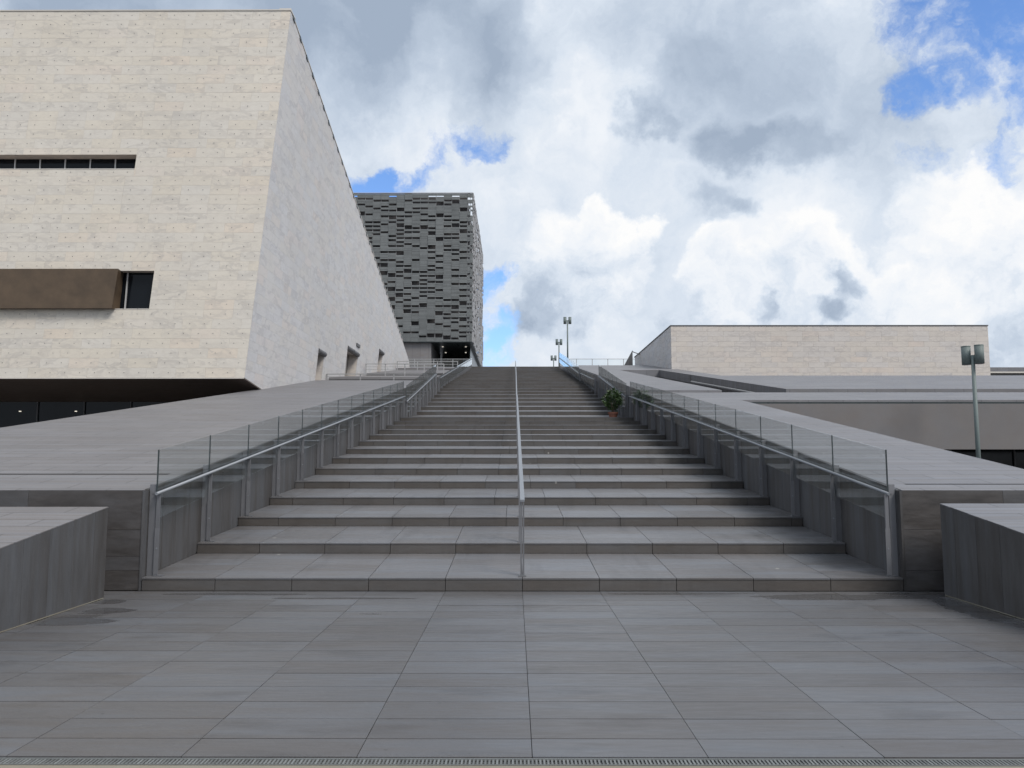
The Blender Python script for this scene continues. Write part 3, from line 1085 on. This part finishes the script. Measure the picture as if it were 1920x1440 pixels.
for runs in grid:
    for n0, n1 in runs:
        dx = random.uniform(-0.12, 0.10)
        a, b = yy + 0.02, yy + CW - 0.02
        slats(sd, n0, n1, lambda m_, za, zb, r: m_.prism([(TX + dx, a, za), (TX + dx + 0.05, b, za), (TX + dx + 0.05, b, zb), (TX + dx, a, zb)], (-0.1, 0, 0), r))
    yy += CW
stuff(sd.build('side_louvre_panels', 'louver_pale', tw))
for c in range(1, len(edges), 1):
    MB().box(edges[c] - 0.03, edges[c] + 0.03, TY + 0.16, TY + 0.22, TZ0 + 0.05, TZ1 - 0.05).build('louvre_post', 'louver_pale', tw)
MB().box(-30, TX, TY - 0.05, TY + 0.2, TZ1 + 0.01, TZ1 + 0.10).build('top_rail', 'louver_pale', tw)
MB().box(TX - 0.1, TX + 0.05, TY + 0.2, 150, TZ1 + 0.01, TZ1 + 0.10).build('top_rail', 'louver_pale', tw)
MB().box(-30, TX - 0.95, TY + 0.75, 148, TZ0 + 0.35, TZ1 - 0.30).build('tower_core', 'louver_back', tw)
MB().box(-30, TX - 0.02, TY + 0.02, 148, TZ0 - 0.10, TZ0 - 0.01).build('soffit', 'edge_dark', tw)
MB().box(-30, -12.25, TY + 0.6, 130, 12.2, TZ0 - 0.11).build('base_wall', 'tower_stone', tw)
MB().box(-12.2, TX - 0.6, 133, 133.2, 12.2, TZ0 - 0.11).build('entrance_glazing', 'dark_glass', tw)
MB().box(-12.2, TX - 0.5, 134, 148, 12.2, TZ0 - 0.11).build('entrance_lining', 'black_void', tw)
for x in (-10.4, -8.6):
    MB().box(x, x + 0.12, 132.9, 133.0, 12.2, 17.5).build('entrance_mullion', 'mullion_dark', tw)
MB().box(-12.2, TX - 0.6, 132.85, 132.98, 16.6, 16.75).build('entrance_transom', 'mullion_dark', tw)
for x, y in ((-10.9, 119.5), (-7.4, 119.5), (-11.0, 126), (-7.8, 126)):
    MB().tube((x, y, TZ0 - 0.16), (x, y, TZ0 - 0.11), 0.13, 0.13, 10).build('downlight', 'lit_spot', tw)
MB().prism([(TX - 0.55, TY + 2, 12.2), (TX - 0.45, 148, 12.2), (TX - 0.45, 148, TZ0 - 0.11), (TX - 0.55, TY + 5, TZ0 - 0.11)], (-0.1, 0, 0)).build('recess_side_wall', 'edge_dark', tw)

# ------------------------------------------------------------------ low stone building on the right
br_ = empty('stone_clad_block', (24, 60, 7))
tag(br_, 'low long block clad in pale veined stone on the right horizon', 'building')
bx0, bx1, by0, bz0, bz1 = 11.9, 36.0, 60.0, 8.0, 11.97
rh = (bz1 - bz0) / 10
for j in range(10):
    off = random.choice((0.4, 0.8, 1.2))
    edges = [bx0, bx0 + off]
    while edges[-1] < bx1 - 1.25:
        edges.append(edges[-1] + 1.2)
    edges.append(bx1)
    for i in range(len(edges) - 1):
        lean = -0.012
        z0, z1 = bz0 + j * rh + 0.003, bz0 + (j + 1) * rh - 0.003
        t = random.uniform(-0.003, 0.003)
        MB().box(edges[i] + 0.003, edges[i + 1] - 0.003, by0 + t, by0 + 0.04, z0, z1).build('stone_panel', 'marble_pale', br_)
mb = MB()
for j in range(10):
    yy = by0 + 0.045
    while yy < 78.2:
        z0, z1 = bz0 + j * rh + 0.003, bz0 + (j + 1) * rh - 0.003
        mb.box(bx0 - 0.002, bx0 + 0.035, yy + 0.004, min(78.3, yy + 1.2) - 0.004, z0, z1)
        yy += 1.2
stuff(mb.build('side_panels', 'marble_shaded_side', br_))
MB().box(bx0 + 0.04, bx1 - 0.04, by0 + 0.045, 78.4, 6.5, bz1 - 0.02).build('body', 'marble_pale', br_)
MB().box(bx0 - 0.05, bx1 + 0.03, by0 - 0.04, 78.5, bz1 + 0.004, bz1 + 0.07).build('coping', 'mullion_dark', br_)

lw = empty('low_wall', (41, 60, 7))
tag(lw, 'low dark wall with pale cap running off right of the pale stone block', 'wall')
MB().box(36.1, 60, 60.5, 61.0, 6.5, 8.40).build('wall_body', 'slab_front', lw)
MB().box(36.1, 60, 60.4, 61.1, 8.405, 8.52).build('cap', 'coping', lw)

wg = empty('wedge_wall', (10.8, 75, 10.6))
tag(wg, 'small triangular grey wall fin rising beside the right stone block', 'wall')
MB().prism([(10.30, 75, 10.60), (11.2, 75, 10.60), (11.2, 75, 12.22)], (0, 0.25, 0)).build('fin', 'plank', wg)
MB().bar((11.2, 75.1, 12.10), (12.2, 75.1, 11.72), 0.08, 0.07).build('brace', 'mullion_dark', wg)


# ------------------------------------------------------------------ balustrades
def rod(parent, name, a, b, r, mat, n=10):
    return MB().tube(a, b, r, r, n).build(name, mat, parent)


def balustrade(name, label, x, s, ys, rail, gtop, gbot, base, detail=True, groupless=True):
    """x: glass plane; s: direction towards the stair; ys: post positions; rail/gtop/gbot/base: heights by y"""
    o = empty(name, (x, ys[0], base(ys[0])))
    tag(o, label, 'balustrade')
    wx = -s
    for k, yy in enumerate(ys):
        zb, zr, zt = base(yy), rail(yy), gtop(yy)
        x0, x1 = sorted((x + wx * 0.10, x + wx * 0.02))
        MB().box(x0, x1, yy + 0.014, yy + 0.030, zb, zr + 0.10).build('post', 'steel', o)
        if detail:
            x0, x1 = sorted((x - wx * 0.004, x - wx * 0.050))
            sl = MB().box(x0, x1, yy - 0.012, yy + 0.012, zb, zr - 0.03).build('post_stay', 'steel', o)
            x0, x1 = sorted((x - wx * 0.000, x - wx * 0.062))
            MB().box(x0, x1, yy - 0.017, yy - 0.0125, zb + 0.02, zb + 0.62).build('stay_plate', 'steel', sl)
            MB().box(x0, x1 + 0.06, yy - 0.03, yy + 0.06, zb + 0.001, zb + 0.012).build('foot_plate', 'steel', sl)
            cx = x - wx * 0.032
            MB().tube((cx, yy - 0.0215, zb + 0.36), (cx, yy - 0.0175, zb + 0.36), 0.012, 0.012, 8).build('stud', 'steel_bright', sl)
        MB().box(x - 0.007, x + 0.007, yy - 0.009, yy + 0.009, zr - 0.02, zt).build('glass_edge_strip', 'edge_dark', o)
        MB().bar((x + wx * 0.06, yy + 0.02, zr - 0.02), (x - wx * 0.045, yy + 0.0, zr - 0.015), 0.02, 0.02).build('rail_bracket', 'steel', o)
    for a, b in zip(ys[:-1], ys[1:]):
        a2, b2 = a + 0.012, b - 0.012
        pts = [(x - 0.005, a2, gbot(a2)), (x - 0.005, b2, gbot(b2)), (x - 0.005, b2, gtop(b2)), (x - 0.005, a2, gtop(a2))]
        MB().prism(pts[::-1], (0.010, 0, 0)).build('glass_pane', 'glass', o)
    hx = x - wx * 0.055
    ya, yb = ys[0] - 0.14, ys[-1] + 0.1
    MB().tube((hx, ya, rail(ya)), (hx, yb, rail(yb)), 0.020, 0.020, 12).build('handrail', 'steel_bright', o, smooth=True)
    MB().tube((x, ya + 0.1, rail(ya) + 0.0), (x, yb, rail(yb)), 0.016, 0.016, 8).build('glass_clamp_rail', 'steel', o)
    return o


ysA = [10.66 + 1.79 * k for k in range(14)]
railA = lambda q: 1.25 + 0.1368 * (q - 10.5)
gtopA = lambda q: 1.81 + 0.1405 * (q - 10.5)
gbotA = lambda q: 0.89 + 0.1405 * (q - 10.5)
baseA = lambda q: stair_z(q)
balustrade('glass_balustrade', 'long glass balustrade with steel handrail on the left of the lowest flight', -4.755, 1, ysA, railA, gtopA, gbotA, baseA)
balustrade('glass_balustrade', 'long glass balustrade with steel handrail on the right of the lowest flight', 4.945, -1, ysA, railA, gtopA, gbotA, baseA)
ysB = [34.85 + 1.62 * k for k in range(9)]
railB = lambda q: 4.33 + 0.203 * (q - 34.85)
gtopB = lambda q: 5.02 + 0.194 * (q - 34.85)
gbotB = lambda q: railB(q) - 0.6
balustrade('glass_balustrade', 'glass balustrade with pointed end pane above the landing on the left', -4.755, 1, ysB, railB, gtopB, gbotB, baseA)
ysR = [35.2 + 1.62 * k for k in range(8)]
railR = lambda q: 4.56 + 0.190 * (q - 35.3)
gtopR = lambda q: 5.13 + 0.194 * (q - 35.1)
balustrade('glass_balustrade', 'glass balustrade beside the potted shrub on the right of the middle flight', 4.945, -1, ysR, railR, gtopR, lambda q: railR(q) - 0.6, baseA)
ysC = [49.6 + 2.05 * k for k in range(19)]
railC = lambda q: stair_z(49.6) + 0.86 + 0.162 * (q - 49.6)
gC = lambda q: railC(q) + 0.12
balustrade('glass_balustrade', 'highest balustrade with crowded posts left of the topmost steps', -4.68, 1, ysC, railC, gC, lambda q: railC(q) - 0.6, baseA, False)
ysD = [48.6 + 1.9 * k for k in range(6)]
railD = lambda q: 6.70 + 0.150 * (q - 48.6)
balustrade('glass_balustrade', 'short balustrade section between two kinks on the right of the upper steps', 4.87, -1, ysD, railD, lambda q: railD(q) + 0.30, lambda q: railD(q) - 0.6, baseA, False)
ysE = [60.0 + 2.0 * k for k in range(14)]
railE = lambda q: 8.35 + 0.176 * (q - 60.0)
balustrade('glass_balustrade', 'topmost glass balustrade on the right, below the row of lamps', 4.87, -1, ysE, railE, lambda q: railE(q) + 0.62, lambda q: railE(q) - 0.5, baseA, False)

# centre handrail
ch = empty('centre_handrail', (0.1, 10.6, 0.17))
tag(ch, 'single steel handrail running up the middle of the stairs', 'handrail')
pts = [(10.42, 1.17)]
for yy in (33.9, 36.6, 53.2, 88.4):
    pts.append((yy, stair_z(yy) + 0.94))
for (ya, za), (yb, zb) in zip(pts[:-1], pts[1:]):
    MB().bar((0.1, ya, za), (0.1, yb, zb), 0.058, 0.028, 0.6).build('rail', 'steel_bright', ch)
for k, (py, za, zb) in enumerate(prof[:-1]):
    yy = py + 0.12
    for (ya, a), (yb, b) in zip(pts[:-1], pts[1:]):
        if ya <= yy <= yb:
            zr = a + (b - a) * (yy - ya) / (yb - ya)
    xx = 0.1 + (0 if k % 2 == 0 else -0.012)
    po = MB().box(xx - 0.026, xx - 0.006, yy - 0.02, yy + 0.02, stair_z(yy), zr - 0.014).box(xx + 0.006, xx + 0.026, yy - 0.02, yy + 0.02, stair_z(yy), zr - 0.014).build('post', 'steel', ch)
    MB().box(xx - 0.05, xx + 0.05, yy - 0.05, yy + 0.05, stair_z(yy) - 0.002, stair_z(yy) + 0.012).build('foot_plate', 'steel', po)


# railings on the terraces and the upper plaza
def rail_fence(name, label, pa, pb, h, n, bars, glassy=False):
    pa, pb = Vector(pa), Vector(pb)
    o = empty(name, pa)
    tag(o, label, 'railing')
    for k in range(n):
        p = pa.lerp(pb, k / (n - 1))
        MB().box(p.x - 0.035, p.x + 0.035, p.y - 0.03, p.y + 0.03, p.z, p.z + h).build('post', 'rail_grey', o)
    for q in bars:
        t = 0.05 if q == bars[-1] else 0.022
        MB().bar(pa + Vector((0, -0.035, h * q)), pb + Vector((0, -0.035, h * q)), t, t).build('rail', 'rail_grey', o)
    if glassy:
        for k in range(n - 1):
            p, q = pa.lerp(pb, k / (n - 1)), pa.lerp(pb, (k + 1) / (n - 1))
            MB().box(p.x + 0.05, q.x - 0.05, p.y - 0.005, p.y + 0.005, p.z + 0.06, p.z + h - 0.04).build('glass_pane', 'glass', o)
    return o


rail_fence('cable_railing', 'pale railing with cables at the head of the left ramp below the doors', (-10.75, 45.3, 5.72), (-5.0, 45.3, 5.72), 0.95, 4, (0.55, 0.7, 0.85, 1.0))
rail_fence('cable_railing', 'second pale railing, higher and behind the first beside the wall doors', (-10.5, 55.8, 7.55), (-5.0, 55.8, 7.55), 1.0, 5, (0.6, 0.8, 1.0))
rail_fence('cable_railing', 'third thin railing on the terrace below the tower', (-10.3, 69.4, 9.55), (-5.0, 69.4, 9.55), 0.9, 4, (0.7, 1.0))
rail_fence('plaza_railing', 'glass railing on the upper plaza in front of the tower entrance', (-13.4, 88.9, 12.2), (-4.8, 88.9, 12.2), 0.98, 5, (0.05, 1.0), True)
rail_fence('plaza_railing', 'glass railing on the upper plaza beside the right lamps', (5.2, 88.9, 12.2), (14.0, 88.9, 12.2), 0.98, 6, (0.05, 1.0), True)


# ------------------------------------------------------------------ lamps
def lamp(label, x, y, z0, ztop, spread=0.25, rot=0.0, k_=1.0):
    o = empty('street_lamp', (x, y, z0))
    tag(o, label, 'lamp', 'twin head lamps')
    c, s = math.cos(rot), math.sin(rot)
    hh = 0.66 * k_
    MB().tube((x, y, z0), (x, y, ztop - 0.30), 0.085 * k_, 0.065 * k_, 16).build('pole', 'lamp_green', o, True)
    MB().tube((x, y, z0), (x, y, z0 + 0.04), 0.2, 0.2, 16).build('base_plate', 'lamp_green', o)
    for k in (-1, 1):
        dx, dy = c * spread * k, s * spread * k
        hd = MB().tube((x + dx, y + dy, ztop - hh), (x + dx, y + dy, ztop), 0.155 * k_, 0.155 * k_, 20).build('lamp_head', 'lamp_green', o, True)
        MB().tube((x + dx, y + dy, ztop), (x + dx, y + dy, ztop + 0.02), 0.165 * k_, 0.15 * k_, 20).build('cap', 'lamp_green', hd)
        MB().tube((x + dx, y + dy, ztop - hh + 0.0), (x + dx, y + dy, ztop - hh - 0.012), 0.145 * k_, 0.145 * k_, 20).build('lens', 'mullion_dark', hd)
        MB().bar((x, y, ztop - 0.36), (x + dx * 0.6, y + dy * 0.6, ztop - 0.36), 0.06, 0.09).build('arm', 'lamp_green', o)


lamp('large grey green twin head lamp standing beyond the right ramp', 15.05, 26.0, 0.0, 5.46, 0.20, math.radians(-50), 0.9)
lamp('tallest looking of the three twin head lamps at the stair head', 5.35, 79.7, 11.2, 16.25)
lamp('middle of the three twin head lamps at the stair head', 5.30, 94.3, 12.2, 16.25)
lamp('lowest looking of the three twin head lamps at the stair head', 5.30, 107.5, 12.2, 16.05)

# ------------------------------------------------------------------ potted shrub on the landing
ps = empty('potted_shrub', (4.30, 34.75, stair_z(34.75)))
tag(ps, 'bushy green shrub in a terracotta pot on the landing at the right', 'plant')
zb = stair_z(34.75)
pot = MB().tube((4.30, 34.75, zb), (4.30, 34.75, zb + 0.22), 0.155, 0.205, 20).build('pot', 'terracotta', ps)
MB().tube((4.30, 34.75, zb + 0.19), (4.30, 34.75, zb + 0.26), 0.225, 0.232, 20).build('pot_rim', 'terracotta', pot)
MB().tube((4.30, 34.75, zb + 0.258), (4.30, 34.75, zb + 0.264), 0.2, 0.2, 16).build('soil', 'soil', pot)
st = MB()
random.seed(5)
for k in range(7):
    a = random.random() * 6.28
    r = random.uniform(0.05, 0.25)
    st.tube((4.30 + 0.03 * math.cos(a), 34.75 + 0.03 * math.sin(a), zb + 0.25), (4.30 + r * math.cos(a), 34.75 + r * math.sin(a), zb + random.uniform(0.7, 1.05)), 0.013, 0.005, 6)
st.build('stem', 'bark', ps)
lf = MB()
for k in range(950):
    while True:
        p = Vector((random.uniform(-1, 1), random.uniform(-1, 1), random.uniform(-1, 1)))
        if 0.25 < p.length < 1.0:
            break
    hz = (p.z + 1) / 2
    wid = 0.32 * (0.75 + 0.4 * math.sin(hz * 2.6)) * (1 + 0.26 * math.sin(9 * hz + 3 * math.atan2(p.y, p.x)))
    if random.random() < 0.25 and math.sin(7 * p.x + 5 * p.z) > 0.3:
        continue
    c = Vector((4.30 + p.x * wid, 34.75 + p.y * wid, zb + 0.30 + hz * 0.95))
    d = Vector((p.x, p.y, 0.3 + random.uniform(-0.7, 0.5))).normalized()
    s = d.cross(Vector((random.uniform(-1, 1), random.uniform(-1, 1), random.uniform(-0.3, 1)))).normalized()
    L, wd = random.uniform(0.08, 0.16), random.uniform(0.022, 0.042)
    lf.poly([c, c + d * L * 0.5 + s * wd, c + d * L, c + d * L * 0.5 - s * wd], random.random())
stuff(lf.build('foliage', 'leaf', ps))
